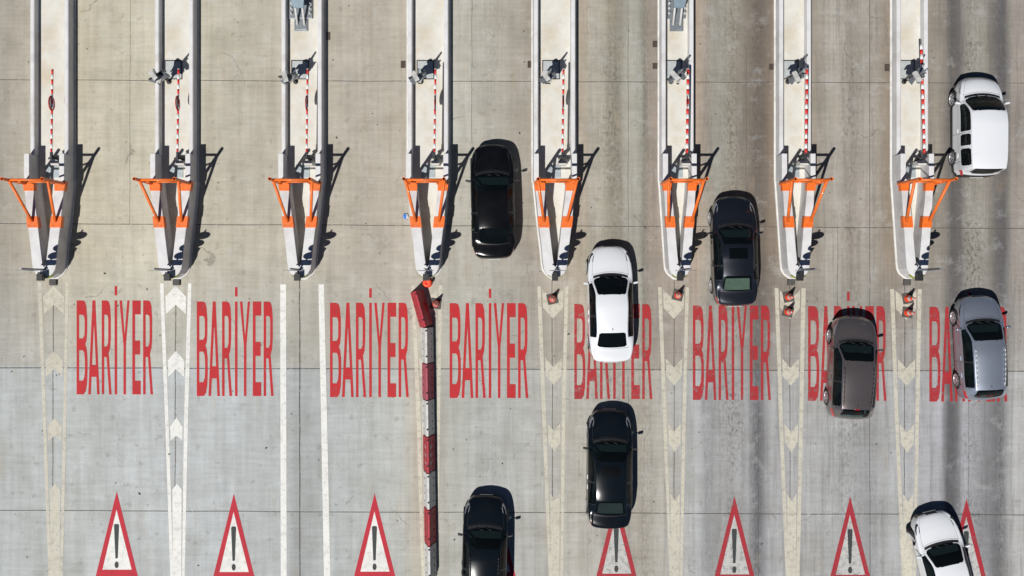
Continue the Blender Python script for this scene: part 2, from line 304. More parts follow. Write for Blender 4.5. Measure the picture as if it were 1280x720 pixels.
for i, (a0, a1, a2, c0, c1, c2, mt) in enumerate(LN):
    yt = 353 + i*1.2
    for q in ((a0, a1, a2), (c0, c1, c2)):
        e = [q[2][k]+(q[2][k]-q[0][k])*.6 for k in (0, 1)]
        flat('lane_line', [[gp([(q[0][0], yt), (q[0][1], yt), (q[1][1], 530), (q[2][1], 720), (e[1], 940), (e[0], 940), (q[2][0], 720), (q[1][0], 530)])]], .008, M[mt], road)
    if i == 2: continue
    def inner(y):
        f = lambda p, q, r: p+(q-p)*(y-yt)/(530-yt) if y < 530 else q+(r-q)*(y-530)/190
        return f(a0[1], a1[1], a2[1])+1.6, f(c0[0], c1[0], c2[0])-1.6
    if i < 2:
        for (ya, ysh, yw, yn) in ((357, 371, 392.5, 381), (438.5, 450.5, 471, 461), (522, 533, 551, 544.5), (604.5, 612, 940, 940)):
            l, r = inner(min(ya+15, 720)); l2, r2 = inner(min(yw, 720)); c = (l+r)/2; c2_ = (l2+r2)/2
            pts = [(c, ya), (r, ysh), (r2, yw), (c2_, yn), (l2, yw), (l, ysh)] if yn < 900 else [(c, ya), (r, ysh), (r2, yw), (l2, yw), (l, ysh)]
            flat('chevron', [[gp(pts)]], .0082, M['cream' if i == 0 else 'white'], road)
    else:
        for (yt_, yn, ysh, yap) in ((361, 373, 384, 397.5), (446.5, 458.5, 468.5, 480.5), (528, 538.5, 552, 564), (615, 625, 940, 940)):
            l, r = inner(yt_+2); l2, r2 = inner(min(ysh, 720)); c = (l+r)/2; c2_ = (l2+r2)/2; dd = i*.5-1.5
            pts = [(l, yt_), (c, yn), (r, yt_), (r2, ysh), (c2_, yap), (l2, ysh)] if ysh < 900 else [(l, yt_), (c, yn), (r, yt_), (r2, ysh), (l2, ysh)]
            flat('chevron', [[gp([(x, y+dd) for x, y in pts])]], .0082, M['cream'], road)
# ---------------------------------------------------------------- toll islands
ISL = [(68.4,24.7,0),(222.4,24.7,0),(380,26,0),(536.1,26,0),(692.5,26.6,0),(844.5,20.8,1),(989.7,20.7,1),(1134.5,20.5,1)]
IW = ['leftmost toll island', 'second toll island from the left', 'toll island above two plain white lines', 'toll island above the plastic barrier row', 'fifth toll island from the left', 'toll island left of the navy sedan', 'toll island right of the navy sedan', 'toll island left of the white van']
OUT_Y = [192,224,226,240,285,310,328,336,342,346,347.5]; INN_Y = [192,224,226,240,285,310,325,330,332,333,333.5]
OUT_W = [26,26,25.6,24,19.7,16.6,15,13.8,10.5,5.2,0]; OUT_N = [20.5,20.5,20.2,19.3,16.4,14.8,13.7,12.8,10,5.2,0]
INN_W = [19.6,19.5,13.5,12.5,7.3,4.5,2.7,1.9,1.3,.7,0]; INN_N = [14,14,10.5,9.8,5.7,3.8,2.3,1.7,1.1,.6,0]
HL, HT, HP = .50, .97, .15
def prof(ys, ws, y):
    for k in range(len(ys)-1):
        if ys[k] <= y <= ys[k+1]: return ws[k]+(ws[k+1]-ws[k])*(y-ys[k])/(ys[k+1]-ys[k])
    return ws[0] if y < ys[0] else ws[-1]
def toll_island(i):
    cx, hw, nar = ISL[i]; t = empty('toll_island', G(cx, 200), 'white walled '+IW[i]+' with a pointed nose', 'toll island', 'toll islands between the lanes')
    ox, oy = G(cx, 200).x, G(cx, 200).y
    def L(dx, py, z): g = G(cx+dx, py); return (g.x-ox, g.y-oy, z)
    OW = OUT_N if nar else OUT_W; IWd = INN_N if nar else INN_W
    OW = [hw if k < 2 else v for k, v in enumerate(OW)]; IWd = [hw-6.4 if k < 2 else v for k, v in enumerate(IWd)]
    oy_, iy_ = [gy(y) for y in OUT_Y], [gy(y) for y in INN_Y]
    # low side walls
    for s in (-1, 1):
        b = B(); y0, y1 = -900, oy_[0]-.3
        sec = [(hw, 0), (hw-.3, HL*.5), (hw-1.0, HL-.03), (hw-1.9, HL), (hw-5.4, HL), (hw-6.3, HL-.03), (hw-7.0, HP-.02), (hw-7.0, 0)]
        R = [[b.b.verts.new(L(s*x, yy, z)) for x, z in sec] for yy in (y0, y1)]
        for k in range(len(sec)):
            b.face([R[0][k], R[0][(k+1)%8], R[1][(k+1)%8], R[1][k]])
        b.face(R[0]); b.face(R[1][::-1]); b.build('low_wall', M['wall'], t)
    # tall nose wall (one U shaped ring)
    b = B(); n = len(OW); o = []; q = []
    for s, rg in ((-1, range(n)), (1, range(n-2, -1, -1))):
        for k in rg: o.append((s*OW[k], oy_[k])); q.append((s*IWd[k], iy_[k]))
    rows = [[b.b.verts.new(L(x, y, z)) for x, y in pts] for pts, z in ((o, 0), (o, HT-.035), ([(x*.985, y-.15) for x, y in o], HT), ([(x, y) for x, y in q], HT), (q, 0))]
    for A, C in zip(rows, rows[1:]):
        for k in range(len(A)-1): b.face([A[k], A[k+1], C[k+1], C[k]])
    b.face([r[0] for r in rows]); b.face([r[-1] for r in rows][::-1]); b.build('nose_wall', M['wall'], t, bevel=.012)
    # slab inside and foot kerb outside
    b = B(); wps = [(-(prof(iy_, IWd, y)+.5 if y > 196 else hw-6.6), y) for y in (-900, 190, 200, 227, 240, 285, 310, 330)]
    top = [b.b.verts.new(L(x, y, HP)) for x, y in wps+[(-x, y) for x, y in wps[::-1]]]; bot = [b.b.verts.new(v.co-Vector((0, 0, .14))) for v in top]
    for k in range(len(wps)-1):
        m_ = len(top)-1-k; b.face([top[k], top[k+1], top[m_-1], top[m_]])
    for k in range(len(top)): b.face([top[k], top[(k+1) % len(top)], bot[(k+1) % len(top)], bot[k]])
    b.build('slab', M['plat'], t)
    b = B(); base = [(-hw-2, -900)]+[(-x-2, y) for x, y in zip(OW, oy_) if x > 0]+[(-3, oy_[-1]+2)]; pts = base+[(-x, y) for x, y in base[::-1]]
    inn = [(-hw-.02, -900)]+[(-x-.02, y) for x, y in zip(OW, oy_) if x > 0]+[(-1, oy_[-1]+.05)]; ip = inn+[(-x, y) for x, y in inn[::-1]]
    rows = [[b.b.verts.new(L(x, y, z)) for x, y in pp] for pp, z in ((pts, 0), ([(x*.99, y) for x, y in pts], .05), (ip, .07))]
    for A, C in zip(rows, rows[1:]):
        for k in range(len(A)-1): b.face([A[k], A[k+1], C[k+1], C[k]])
    b.build('foot_kerb', M['lip'], t)
    b = B(); b.box(*[L(-9, 0, 0)[0], L(8, 0, 0)[0]], L(0, gy(222, .2), 0)[1], L(0, gy(206, .2), 0)[1], HP-.01, HP+.03); b.build('access_hatch', M['hatch'], t, bevel=.006)
    if i: 
        fx = -14 if not nar else -13
        b = B(); x0, x1 = L(-hw+7.5 if nar else -14, 0, 0)[0], L(6, 0, 0)[0]; y0, y1 = L(0, gy(98, .2), 0)[1], L(0, gy(76, .2), 0)[1]
        b.box(x0, x1, y0, y1, HP-.01, HP+.012); b.mi = 1
        for (a0, a1, c0, c1) in ((x0-.03, x1+.03, y0-.03, y0), (x0-.03, x1+.03, y1, y1+.03), (x0-.03, x0, y0, y1), (x1, x1+.03, y0, y1)): b.box(a0, a1, c0, c1, HP-.01, HP+.03)
        b.build('floor_plate', [M['floorp'], M['dark']], t)
    return t, L, (OW, IWd, oy_, iy_)
def orange_frame(i, L, pr):
    cx, hw, nar = ISL[i]; OW, IWd, oy_, iy_ = pr
    t = empty('guard_frame', G(cx, 200), 'orange steel frame bolted across the '+IW[i], 'guard frame', 'orange frames on the island noses')
    ph = 23.3 if not nar else 21.0; py = 232.2; pr_ = .064
    for s in (-1, 1):
        b = B(); zt = 2.86; b.tube(L(s*ph, py, HT-.2), L(s*ph, py, zt), pr_, caps=False)
        seg = 14; c = Vector(L(s*ph, py, zt))
        b.lathe(c, [(pr_, 0), (pr_-.014, .001), (pr_-.014, -.12)], 14, caps=False); b.mi = 1; b.lathe(c, [(pr_-.014, -.119), (.001, -.118)], 14, caps=False)
        b.build('post', [M['orange'], M['black']], t)
        b = B(); b.tube(L(s*14, gy(277), HT+.03), L(s*(ph-.4), py+.8, 2.3), .058); b.build('strut', M['orange'], t)
        b = B(); b.tube(L(s*(ph-11), py, HT-.1), L(s*(ph-11), py-1, 1.42), .04); b.tube(L(s*(ph-11), py-1, 1.38), L(s*(ph-1), py, 1.75), .035); b.build('brace', M['orange'], t)
        for (ya, yb) in ((226.5, 238.5), (270.5, 284.5)):
            yA, yB = gy(ya), gy(yb); b = B()
            xo = [prof(oy_, OW, y)+.5 for y in (yA, yB)]; xi = [max(.6, prof(iy_, IWd, y)-.5) for y in (yA, yB)]
            if ya < 230: xi = [prof(iy_, IWd, gy(232))-.5]*2
            sec = lambda k, y: [b.b.verts.new(L(s*x, y, z)) for x, z in ((xo[k], HT-.27), (xo[k], HT+.014), (xi[k], HT+.014), (xi[k], HT-.27))]
            A, C = sec(0, yA), sec(1, yB)
            for k in range(3): b.face([A[k], A[k+1], C[k+1], C[k]])
            b.face(A); b.face(C[::-1])
            for (fx, fy) in ((.2, .2), (.8, .2), (.2, .85), (.8, .85)):
                bx = s*(xi[0]+(xo[0]-xi[0])*fx); by = yA+(yB-yA)*fy; b.tube(L(bx, by, HT+.01), L(bx, by, HT+.04), .018, seg=8)
            b.build('saddle_plate', M['orange'], t)
    b = B(); b.tube(L(-ph, py-.3, 2.36), L(ph, py-.3, 2.36), .05); b.build('crossbar', M['orange'], t)
    b = B(); b.tube(L(-ph+10.5, py-.6, 1.42), L(ph-10.5, py-.6, 1.42), .038); b.build('crossbar', M['orange'], t)
    return t
def barrier_arm(i, L):
    cx, hw, nar = ISL[i]
    t = empty('barrier_gate', G(cx, 200), 'red and white striped arm along the '+IW[i], 'barrier arm', 'striped barrier arms')
    ax = 8.7; h = .95; y0 = gy(192, h); y1 = gy((56 if i == 7 else 86), h); r = .042 if i < 5 else .055
    b = B(); y = y0; k = 0
    while y > y1:
        b.mi = k % 2; ye = max(y-6.05, y1); sl = lambda q: (-4 if i == 7 else 1.3)*(y0-q)/(y0-y1); b.tube(L(ax+sl(y), y, h), L(ax+sl(ye), ye, h), r, seg=10); y = ye; k += 1
    b.build('arm', [M['armr'], M['armw']], t)
    b = B(); c = L(ax, gy(129 if i < 6 else 122, h), h-.02); b.lathe((0, 0, 0), [(.30, -.008), (.30, .008)], 28, axis='X'); b.mi = 1; b.lathe((0, 0, 0), [(.20, -.010), (.20, .010)], 24, axis='X')
    b.build('disc', [M['armr'], M['plate']], t, c).rotation_euler = (0, 0 if i < 3 else -math.atan((cx+ax-NX)/1271), 0)
    b = B(); b.box(L(ax-1.3, 0, 0)[0], L(ax+1.3, 0, 0)[0], L(0, y0+7, 0)[1], L(0, y0-2, 0)[1], h-.06, h+.05); b.tube(L(ax, y0+4, HP), L(ax, y0+4, h), .07, .06)
    b.tube(L(ax-5, y0+6, h-.1), L(ax+3, y0+2, h-.05), .035); b.tube(L(ax+3, y0+2, h-.05), L(ax+8, y0+5, h-.3), .03); b.build('pivot', M['dark'], t, bevel=.008)
    b = B(); b.box(L(ax-4.5, 0, 0)[0], L(ax+5.5, 0, 0)[0], L(0, y0+13, 0)[1], L(0, y0+7.5, 0)[1], HP, HP+.55); b.build('drive_box', M['lip'], t, bevel=.015)
def camera_mast(i, L):
    cx, hw, nar = ISL[i]
    t = empty('camera_mast', G(cx, 200), 'steel mast with camera heads on the '+IW[i], 'camera mast', 'camera masts on the islands')
    bx, by = -9.5, gy(97, 1.0)
    if nar: bx = -6.5
    rot = random.uniform(-.25, .25)
    def P(dx, dy, z): return L(bx+dx*math.cos(rot)-dy*math.sin(rot), by+dx*math.sin(rot)+dy*math.cos(rot), z)
    b = B(); b.lathe(P(0, 0, HP), [(.10, 0), (.10, .03), (.05, .05)], 12); b.tube(P(0, 0, HP), P(.5, 0, 1.85), .035); b.build('pole', M['dark'], t)
    b = B(); b.tube(P(-7, 2, 1.25), P(8, -3.5, 1.3), .035); b.build('bracket', M['dark'], t)
    b = B(); b.tube(P(0, 0, 1.0), P(6, -3, 1.28), .025); b.build('bracket', M['dark'], t)
    b = B(); b.tube(P(0, 0, 1.8), P(2, -2.5, 2.25), .05, .035); b.build('antenna', M['steel'], t)
    b = B(); mt = Matrix.Translation(P(-1.5, 0, 1.42)) @ Matrix.Rotation(rot+.35, 4, 'Z'); b.box(-.36, .36, -.02, .02, -.17, .17, mt); b.build('display_board', M['dark'], t, bevel=.01)
    for (dx, dy, z, a, sz, mm) in ((-3.8, 2.2, 1.66, .5, 1.0, 'wplas'), (2.8, 3.8, 1.42, -.35, .8, 'wplas'), (5.8, -3.2, 1.36, .25, .9, 'steel')):
        b = B(); mt = Matrix.Translation(P(dx, dy, z)) @ Matrix.Rotation(a+rot, 4, 'Z') @ Matrix.Rotation(-.3, 4, 'X')
        b.box(-.075*sz, .075*sz, -.24*sz, .2*sz, -.07, .07, mt); b.mi = 1; b.box(-.065*sz, .065*sz, -.245*sz-.02, -.242*sz, -.05, .05, mt); b.mi = 0; b.box(-.09*sz, .09*sz, -.28*sz, .16*sz, .073, .085, mt)
        b.build('camera_head', [M[mm], M['black']], t, bevel=.008)
    b = B(); mt = Matrix.Translation(P(1.5, -1, 1.05)) @ Matrix.Rotation(rot+.2, 4, 'Z'); b.box(-.2, .2, -.07, .07, -.26, .24, mt); b.build('control_box', M['steel'], t, bevel=.015)
    b = B(); mt = Matrix.Translation(P(-5, 3.5, 1.4)) @ Matrix.Rotation(rot-.5, 4, 'Z') @ Matrix.Rotation(.5, 4, 'Y'); b.box(-.12, .12, -.2, .2, -.015, .015, mt); b.build('sensor_panel', M['steel'], t, bevel=.005)
def sign_mast(i, L):
    cx, hw, nar = ISL[i]
    t = empty('sign_post', G(cx, 200), 'round sign pole at the nose of the '+IW[i], 'sign post', 'sign poles on the island noses')
    y = gy(337, 1); b = B(); b.tube(L(-.5, y, HP), L(1.2, y-.5, 3.02), .032, seg=10); b.build('pole', M['steel'], t)
    for z, r, dx in ((2.72, .29, .8), (2.12, .27, .6)):
        b = B(); c = L(dx, y+1.4, z); b.lathe(c, [(r, -.005), (r, .005)], 28, axis='Y'); b.mi = 1; b.lathe((c[0], c[1]-.009, c[2]), [(r*.78, -.003), (r*.78, .001)], 24, axis='Y')
        b.build('round_sign', [M['signback'], M['signb'] if z < 2.5 else M['wplas']], t)
    b = B(); c = L(0, y+1.5, 1.72); b.box(c[0]-.28, c[0]+.28, c[1]-.01, c[1]+.01, 1.40, 1.78); b.build('panel', M['steel'], t, bevel=.004)
    yl = gy(346.5, 1.2); b = B(); c = L(-1, yl, 1.2); b.box(c[0]-.115, c[0]+.115, c[1]-.14, c[1]+.13, 1.06, 1.32); b.tube((c[0], c[1]+.05, 1.2), L(-.2, y, 1.2), .03, seg=8)
    b.box(c[0]-.05, c[0]+.05, c[1]+.13, c[1]+.2, 1.33, 1.37); b.build('lamp_box', M['trim'], t, bevel=.025)
    b = B(); pts = [(math.cos(a)*(10.5 if not nar else 9.8), math.sin(a)*6.8) for a in [math.pi*(.16+.68*k/8) for k in range(9)]]
    A = [b.b.verts.new(L(x*1.03, gy(340)+yy*1.12, .78)) for x, yy in pts]; C = [b.b.verts.new(L(x*1.03, gy(340)+yy*1.12, 1.0)) for x, yy in pts]; D = [b.b.verts.new(L(x*1.05, gy(340.3)+yy*1.13, 1.0)) for x, yy in pts]; E = [b.b.verts.new(L(x*1.05, gy(340.3)+yy*1.13, .78)) for x, yy in pts]
    for k in range(8):
        for P_, Q_ in ((A, C), (C, D), (D, E), (E, A)): b.face([P_[k], P_[k+1], Q_[k+1], Q_[k]])
    b.build('reflective_marker', M['lime'], t)
for i in range(8):
    t, L, pr = toll_island(i); orange_frame(i, L, pr); barrier_arm(i, L)
    if i: camera_mast(i, L)
    sign_mast(i, L)
    if i in (0, 1, 6, 7):
        c = G(ISL[i][0]-1.3, gy(350.5, .1)+2.5); b = B(); b.box(-.15, .15, -.11, .12, 0, .12, taper=(.012, .012)); b.box(-.16, .16, -.12, -.06, 0, .03)
        tag(b.build('rubber_block', M['rubber2'], None, c, bevel=.012), 'dusty rubber block at the tip of the '+IW[i], 'rubber block', 'rubber blocks at the island tips')
# orange marker drum at the barrier row
t = empty('marker_drum', G(534.5, 353.5), 'small orange plastic drum between island nose and angled red barrier', 'marker drum')
b = B(); b.lathe((0, 0, 0), [(.20, 0), (.20, .05), (.17, .07), (.16, .34), (.18, .36), (.16, .40), (.06, .42), (.05, .36)], 20); b.build('drum', M['cone'], t)
b = B(); b.lathe((0, 0, .16), [(.168, 0), (.166, .1)], 20, caps=False); b.build('reflective_band', M['wplas'], t)
# steel machinery on islands three and six
for i, px in ((2, 377.5), (5, 846)):
    cx, hw, nar = ISL[i]; c = G(px if i == 2 else px-1.5, 20)
    t = empty('column_foot', (c.x, c.y, 0), 'blue grey steel column foot on the '+IW[i], 'column foot', 'steel column feet')
    b = B(); b.box(-.46 if i == 2 else -.36, .46 if i == 2 else .36, -.16, 3, HP, HP+.10); b.build('base_plate', M['steel'], t, bevel=.01)
    b = B(); b.box(-.27, .27, -.66, -.165, HP, HP+.06); b.box(-.22, .22, -.6, -.25, HP+.06, HP+.075); b.build('front_plate', M['steel'], t, bevel=.008)
    for s in (-1, 1):
        b = B(); b.tube((s*.14, -.42, HP+.08), (s*.14, .55, .95), .045); b.mi = 1; b.tube((s*.14, -.165, .395), (s*.14, -.115, .435), .05); b.build('strut', [M['wplas'], M['rplas']], t)
    b = B(); v = [b.b.verts.new(p) for p in ((-.20, .12, .80), (.20, .12, .80), (.30, .62, 1.15), (.30, 3, 1.2), (-.30, 3, 1.2), (-.30, .62, 1.15))]; v2 = [b.b.verts.new(x.co-Vector((0, 0, .07))) for x in v]
    b.face([v[0], v[1], v[2], v[5]]); b.face([v[5], v[2], v[3], v[4]]); b.face([v2[5], v2[2], v2[1], v2[0]]); b.face([v2[4], v2[3], v2[2], v2[5]])
    for k in range(6): b.face([v[k], v[(k+1) % 6], v2[(k+1) % 6], v2[k]])
    b.build('head_plate', M['sblue'], t)
    for s in (-1, 1):
        for k in range(9):
            b = B(); yy = .03+k*.2; x = s*(.37 if i == 2 else .31); b.tube((x, yy, HP+.1), (x, yy, HP+.26), .022, seg=8); b.lathe((x, yy, HP+.11), [(.045, 0), (.045, .05)], 6); b.build('bolt', M['wplas'], t)
# drain grates beside kerbs
for (x, y, wd, hh, s) in ((504, 80.5, 6, 9, IW[3]), (662.5, 80.5, 6, 8.5, IW[4]), (819, 55, 6.5, 8, IW[5]), (819, 82.5, 6.5, 7.5, IW[5]), (964.5, 83.5, 6.5, 7.5, IW[6]), (1109, 84.5, 6.5, 9, IW[7]), (409.3, 45, 7, 10, IW[2])):
    b = B(); b.box(-wd/2/S, wd/2/S, -hh/2/S, hh/2/S, 0, .012)
    for k in range(4): b.box(-wd/2.4/S, wd/2.4/S, (-hh/2+1+k*hh/4.4)/S, (-hh/2+1.8+k*hh/4.4)/S, .012, .02)
    side = 'right' if x == 409.3 else 'left'; which = 'upper ' if y == 55 else ('lower ' if y == 82.5 else '')
    tag(b.build('drain_grate', M['grate'], None, G(x, y)), which+'rusty drain grate on the '+side+' of the '+s, 'drain grate', 'drain grates beside the islands')
# traffic cones
def cone(px, py, label):
    a = random.uniform(-.25, .25); t = empty('traffic_cone', G(px, py), label, 'traffic cone', 'traffic cones in front of the islands', a)
    b = B(); b.box(-.215, .215, -.215, .215, 0, .035); b.build('base', M['rubber2'], t, bevel=.03)
    tl = (random.uniform(-.02, .02), random.uniform(-.02, .02))
    b = B(); P = [(.15, .035), (.135, .10), (.108, .25), (.085, .40), (.058, .55), (.036, .70), (.03, .72), (.02, .72), (.02, .66)]
    for k in range(len(P)-1): b.mi = 1 if k in (2, 4) else 0; b.lathe((tl[0]*P[k][1], tl[1]*P[k][1], 0), [P[k], P[k+1]], 20, caps=False)
    bmesh.ops.remove_doubles(b.b, verts=b.b.verts, dist=.0005); b.build('cone_body', [M['cone'], M['wplas']], t)
for x, y, s in ((545, 379.5, 'traffic cone right of the angled red plastic barrier'), (690.5, 373.5, 'traffic cone in front of the '+IW[4]), (847.3, 369, 'traffic cone in front of the '+IW[5]),
                (985.4, 371, 'upper of the two cones in front of the '+IW[6]), (984.8, 389.5, 'lower of the two cones in front of the '+IW[6]),
                (1134.5, 373, 'upper of the two cones in front of the '+IW[7]), (1134.2, 390.5, 'lower of the two cones in front of the '+IW[7])): cone(x, y, s)
# plastic water barriers
def water_barrier(px, py, ang, m, label, ln=1.42, w0=.235, chev=False, h=.82):
    t = empty('plastic_barrier', G(px, py), label, 'plastic barrier', 'red and white plastic barriers in a row', ang)
    sec = [(w0, 0), (w0, .10), (w0*.66, .34), (w0*.24, h-.05), (w0*.14, h)]; sec = sec+[(-x, z) for x, z in sec[::-1]]
    b = B(); ys = [-ln/2+.012, -ln/2+.04, -ln*.2, ln*.2, ln/2-.04, ln/2-.012]
    R = [[b.b.verts.new((x*(.97 if k in (0, 5) else 1), y, z)) for x, z in sec] for k, y in enumerate(ys)]
    for A, C in zip(R, R[1:]):
        for k in range(len(sec)): b.face([A[k], A[(k+1) % len(sec)], C[(k+1) % len(sec)], C[k]])
    b.face(R[0][::-1]); b.face(R[-1]); b.build('shell', M[m], t, bevel=.008)
    for yy in (-ln*.30, ln*.42):
        b = B(); b.lathe((0, yy, h), [(.035, -.01), (.035, .02), (.02, .022)], 14); b.build('filler_cap', M['rubber'], t)
    b = B()
    for yy in (-.45, -.15, .15, .45):
        for s in (-1, 1): b.box(min(s*w0*.60, s*w0*.80), max(s*w0*.60, s*w0*.80), yy-.015, yy+.015, .2, .335)
    b.build('moulded_slots', M['rubber'], t)
    if chev:
        for s in (-1, 1):
            for yy in (-.32, 0, .32):
                b = B(); q3 = lambda u, y: b.b.verts.new((s*(w0*(.66-.42*u)+.005), yy+y, .34+(h-.39)*u+.003))
                for (u0, y0_), (u1, y1_) in (((.15, .07), (.5, -.06)), ((.5, -.06), (.85, .07))):
                    b.face([q3(u0, y0_), q3(u1, y1_), q3(u1, y1_-.055), q3(u0, y0_-.055)])
                b.build('white_chevron', M['wplas'], t)
t = water_barrier(527.2, 385.5, math.radians(15.5), 'rplas', 'bright red angled plastic barrier at the head of the row', ln=1.48, w0=.27, h=.9)
SEG = [('wplas', 'white plastic barrier just below the angled red one'), ('fplas', 'faded pinkish red plastic barrier in the row'), ('wplas', 'white plastic barrier between faded barrier and chevron barrier'),
       ('rplas', 'red plastic barrier with white chevrons'), ('wplas', 'white plastic barrier below the one with chevrons'), ('rplas', 'plain red plastic barrier low in the row'), ('wplas', 'white plastic barrier lowest in the row at the photo edge')]
for k, (m, s) in enumerate(SEG): water_barrier(534.6+k*.62, 430.6+k*44.75, math.radians(.8), m, s, chev=(k == 3))
# litter
b = B(); bmesh.ops.create_icosphere(b.b, subdivisions=3, radius=.1)
for v in b.b.verts: v.co *= random.uniform(.6, 1.25); v.co.z = max(0, v.co.z*.6+.05)
for f in b.b.faces: f.material_index = 1 if f.calc_center_median().x > .03 else 0
tag(b.build('litter_bag', [M['bagb'], M['wplas']], None, G(507.3, 270.5)), 'crumpled blue and white litter bag beside the island with barrier row', 'litter')
b = B()
for _ in range(70):
    px, py = random.uniform(0, 1280), random.uniform(0, 720); c = G(px, py); r_ = random.uniform(.012, .035)
    bmesh.ops.create_icosphere(b.b, subdivisions=1, radius=r_, matrix=Matrix.Translation((c.x, c.y, r_*.5)) @ Matrix.Rotation(random.random()*3, 4, 'Z') @ Matrix.Diagonal((random.uniform(.7, 2.2), 1, .6, 1)))
tag(b.build('gravel', M['rubber2']), 'small dark bits of grit scattered over the concrete', 'grit', kind='stuff')
# ---------------------------------------------------------------- cars
def pchip(pts):
    pts = sorted(pts); x = [p[0] for p in pts]; y = [p[1] for p in pts]; n = len(x)
    h = [x[i+1]-x[i] for i in range(n-1)]; d = [(y[i+1]-y[i])/h[i] for i in range(n-1)]; m = [0]*n; m[0] = d[0]; m[-1] = d[-1]
    for i in range(1, n-1):
        if d[i-1]*d[i] > 0:
            w1, w2 = 2*h[i]+h[i-1], h[i]+2*h[i-1]; m[i] = (w1+w2)/(w1/d[i-1]+w2/d[i])
    def f(t):
        t = min(max(t, x[0]), x[-1]); i = 0
        while i < n-2 and t > x[i+1]: i += 1
        s = (t-x[i])/h[i]; return (2*s**3-3*s*s+1)*y[i]+(s**3-2*s*s+s)*h[i]*m[i]+(-2*s**3+3*s*s)*y[i+1]+(s**3-s*s)*h[i]*m[i+1]
    return f
def make_car(name, px, py, rot, label, cat, paint, kind='sedan', L=4.6, W=1.8, glass='glass', sunroof=None, shade=None, rails=False, lamp='lamp', steer=0, fin=False, backglass=None, handles=None):
    F = L/2; R = -L/2
    t = empty(name, G(px, py), label, cat, 'cars driving up to the toll lanes', math.radians(rot))
    if kind == 'sedan':
        wb, wt, rt, rb = F-1.18, F-1.92, R+1.22, R+.58; Hr = 1.44
        zc = [(F,.58),(F-.05,.66),(F-.18,.74),(F-.5,.84),(wb+.05,.96),(wb-.02,.99),(wt+.1,1.345),(wt-.05,1.39),(wt-.5,Hr),(rt+.5,1.42),(rt,1.36),(rb+.05,1.07),(rb-.05,1.05),(R+.2,1.03),(R+.06,.99),(R,.80)]
        roofw = [(F,.75),(wb+.25,.80),(wb,.80),(wt,.655),(0,.665),(rt,.63),(rb,.74),(R+.2,.82),(R,.8)]
        z2 = [(F,.52),(F-.12,.64),(F-.5,.74),(wb,.86),(0,.92),(rb,.96),(R+.15,.93),(R,.70)]
    elif kind == 'hatch':
        wb, wt, rt, rb = F-.98, F-1.72, R+.50, R+.12; Hr = 1.50
        zc = [(F,.60),(F-.05,.70),(F-.18,.80),(F-.5,.92),(wb+.05,1.02),(wb-.02,1.05),(wt+.1,1.42),(wt-.05,1.46),(wt-.6,Hr+.02),(rt+.5,1.48),(rt,1.44),(rb,1.05),(R+.05,.92),(R,.72)]
        roofw = [(F,.75),(wb+.25,.80),(wb,.80),(wt,.67),(0,.68),(rt,.64),(rb,.76),(R,.8)]
        z2 = [(F,.54),(F-.12,.68),(F-.5,.80),(wb,.92),(0,.97),(rt,1.0),(rb,.95),(R,.68)]
    else:
        wb, wt, rt, rb = F-.82, F-1.48, R+.24, R+.09; Hr = 1.80
        zc = [(F,.62),(F-.05,.74),(F-.16,.90),(F-.45,1.04),(wb+.05,1.12),(wb-.02,1.15),(wt+.1,1.66),(wt-.05,1.73),(wt-.6,Hr),(rt+.5,1.80),(rt,1.76),(rb,1.08),(R+.04,.95),(R,.66)]
        roofw = [(F,.75),(wb+.25,.82),(wb,.84),(wt,.77),(0,.78),(rt,.77),(rb,.84),(R,.82)]
        z2 = [(F,.56),(F-.12,.76),(F-.45,.92),(wb,1.0),(0,1.02),(rt,1.02),(rb,.98),(R,.66)]
    fz, fr, f2 = pchip(zc), pchip(roofw), pchip(z2)
    fw = pchip([(F,.54),(F-.04,.67),(F-.12,.78),(F-.3,.90),(F-.6,.965),(F-1.1,1),(R+1.1,1)]+([(R+.6,.965),(R+.3,.91),(R+.12,.83),(R+.04,.74),(R,.58)] if kind == 'sedan' else [(R+.5,.975),(R+.2,.925),(R+.08,.85),(R+.02,.76),(R,.64)]))
    bend = pchip([(F,.19),(F-.4,.19),(wb,.20),(wt,.12),(0,.0),(rt,-.04),(rb,-.12),(R+.3,-.10),(R,-.10)])
    fd = pchip([(F,.05),(wb,.05),(wt,.055),(0,.06),(rt,.06),(rb,.04),(R,.06)])
    wf, wr_ = F-.83, R+.82; WR = .33
    keys = sorted({F, F-.015, F-.04, F-.08, F-.14, F-.22, F-.34, wb+.1, wb, wt, rt, rb, R+.34, R+.22, R+.14, R+.08, R+.04, R+.015, R} | {wt-.82, wt-.89, (wt+wb)/2, wf, wr_})
    ys = []
    for a, c in zip(keys, keys[1:]):
        n = max(1, round((c-a)/.024)); ys += [a+(c-a)*k/n for k in range(n)]
    ys.append(keys[-1])
    doorlines = [wb-.10, wt-.86, rt+(.35 if kind == 'sedan' else .25)]; seams = []
    for d in doorlines+[wb+.14]+([rb-.03] if kind == 'sedan' else []): seams.append(d); ys += [d, d+.012]
    ys = sorted(set(round(y, 4) for y in ys)); ys = [y for k, y in enumerate(ys) if k == 0 or y-ys[k-1] > .004]
    ts = [0,.2,.4,.6,.8,1,1.2,1.4,1.6,1.8,1.9,2,2.04,2.1]+[2.1+.05*k for k in range(1, 16)]+[2.9,2.95,3,3.012]+[3.03,3.05]+[3.05+(.95)*k/28 for k in range(1, 29)]
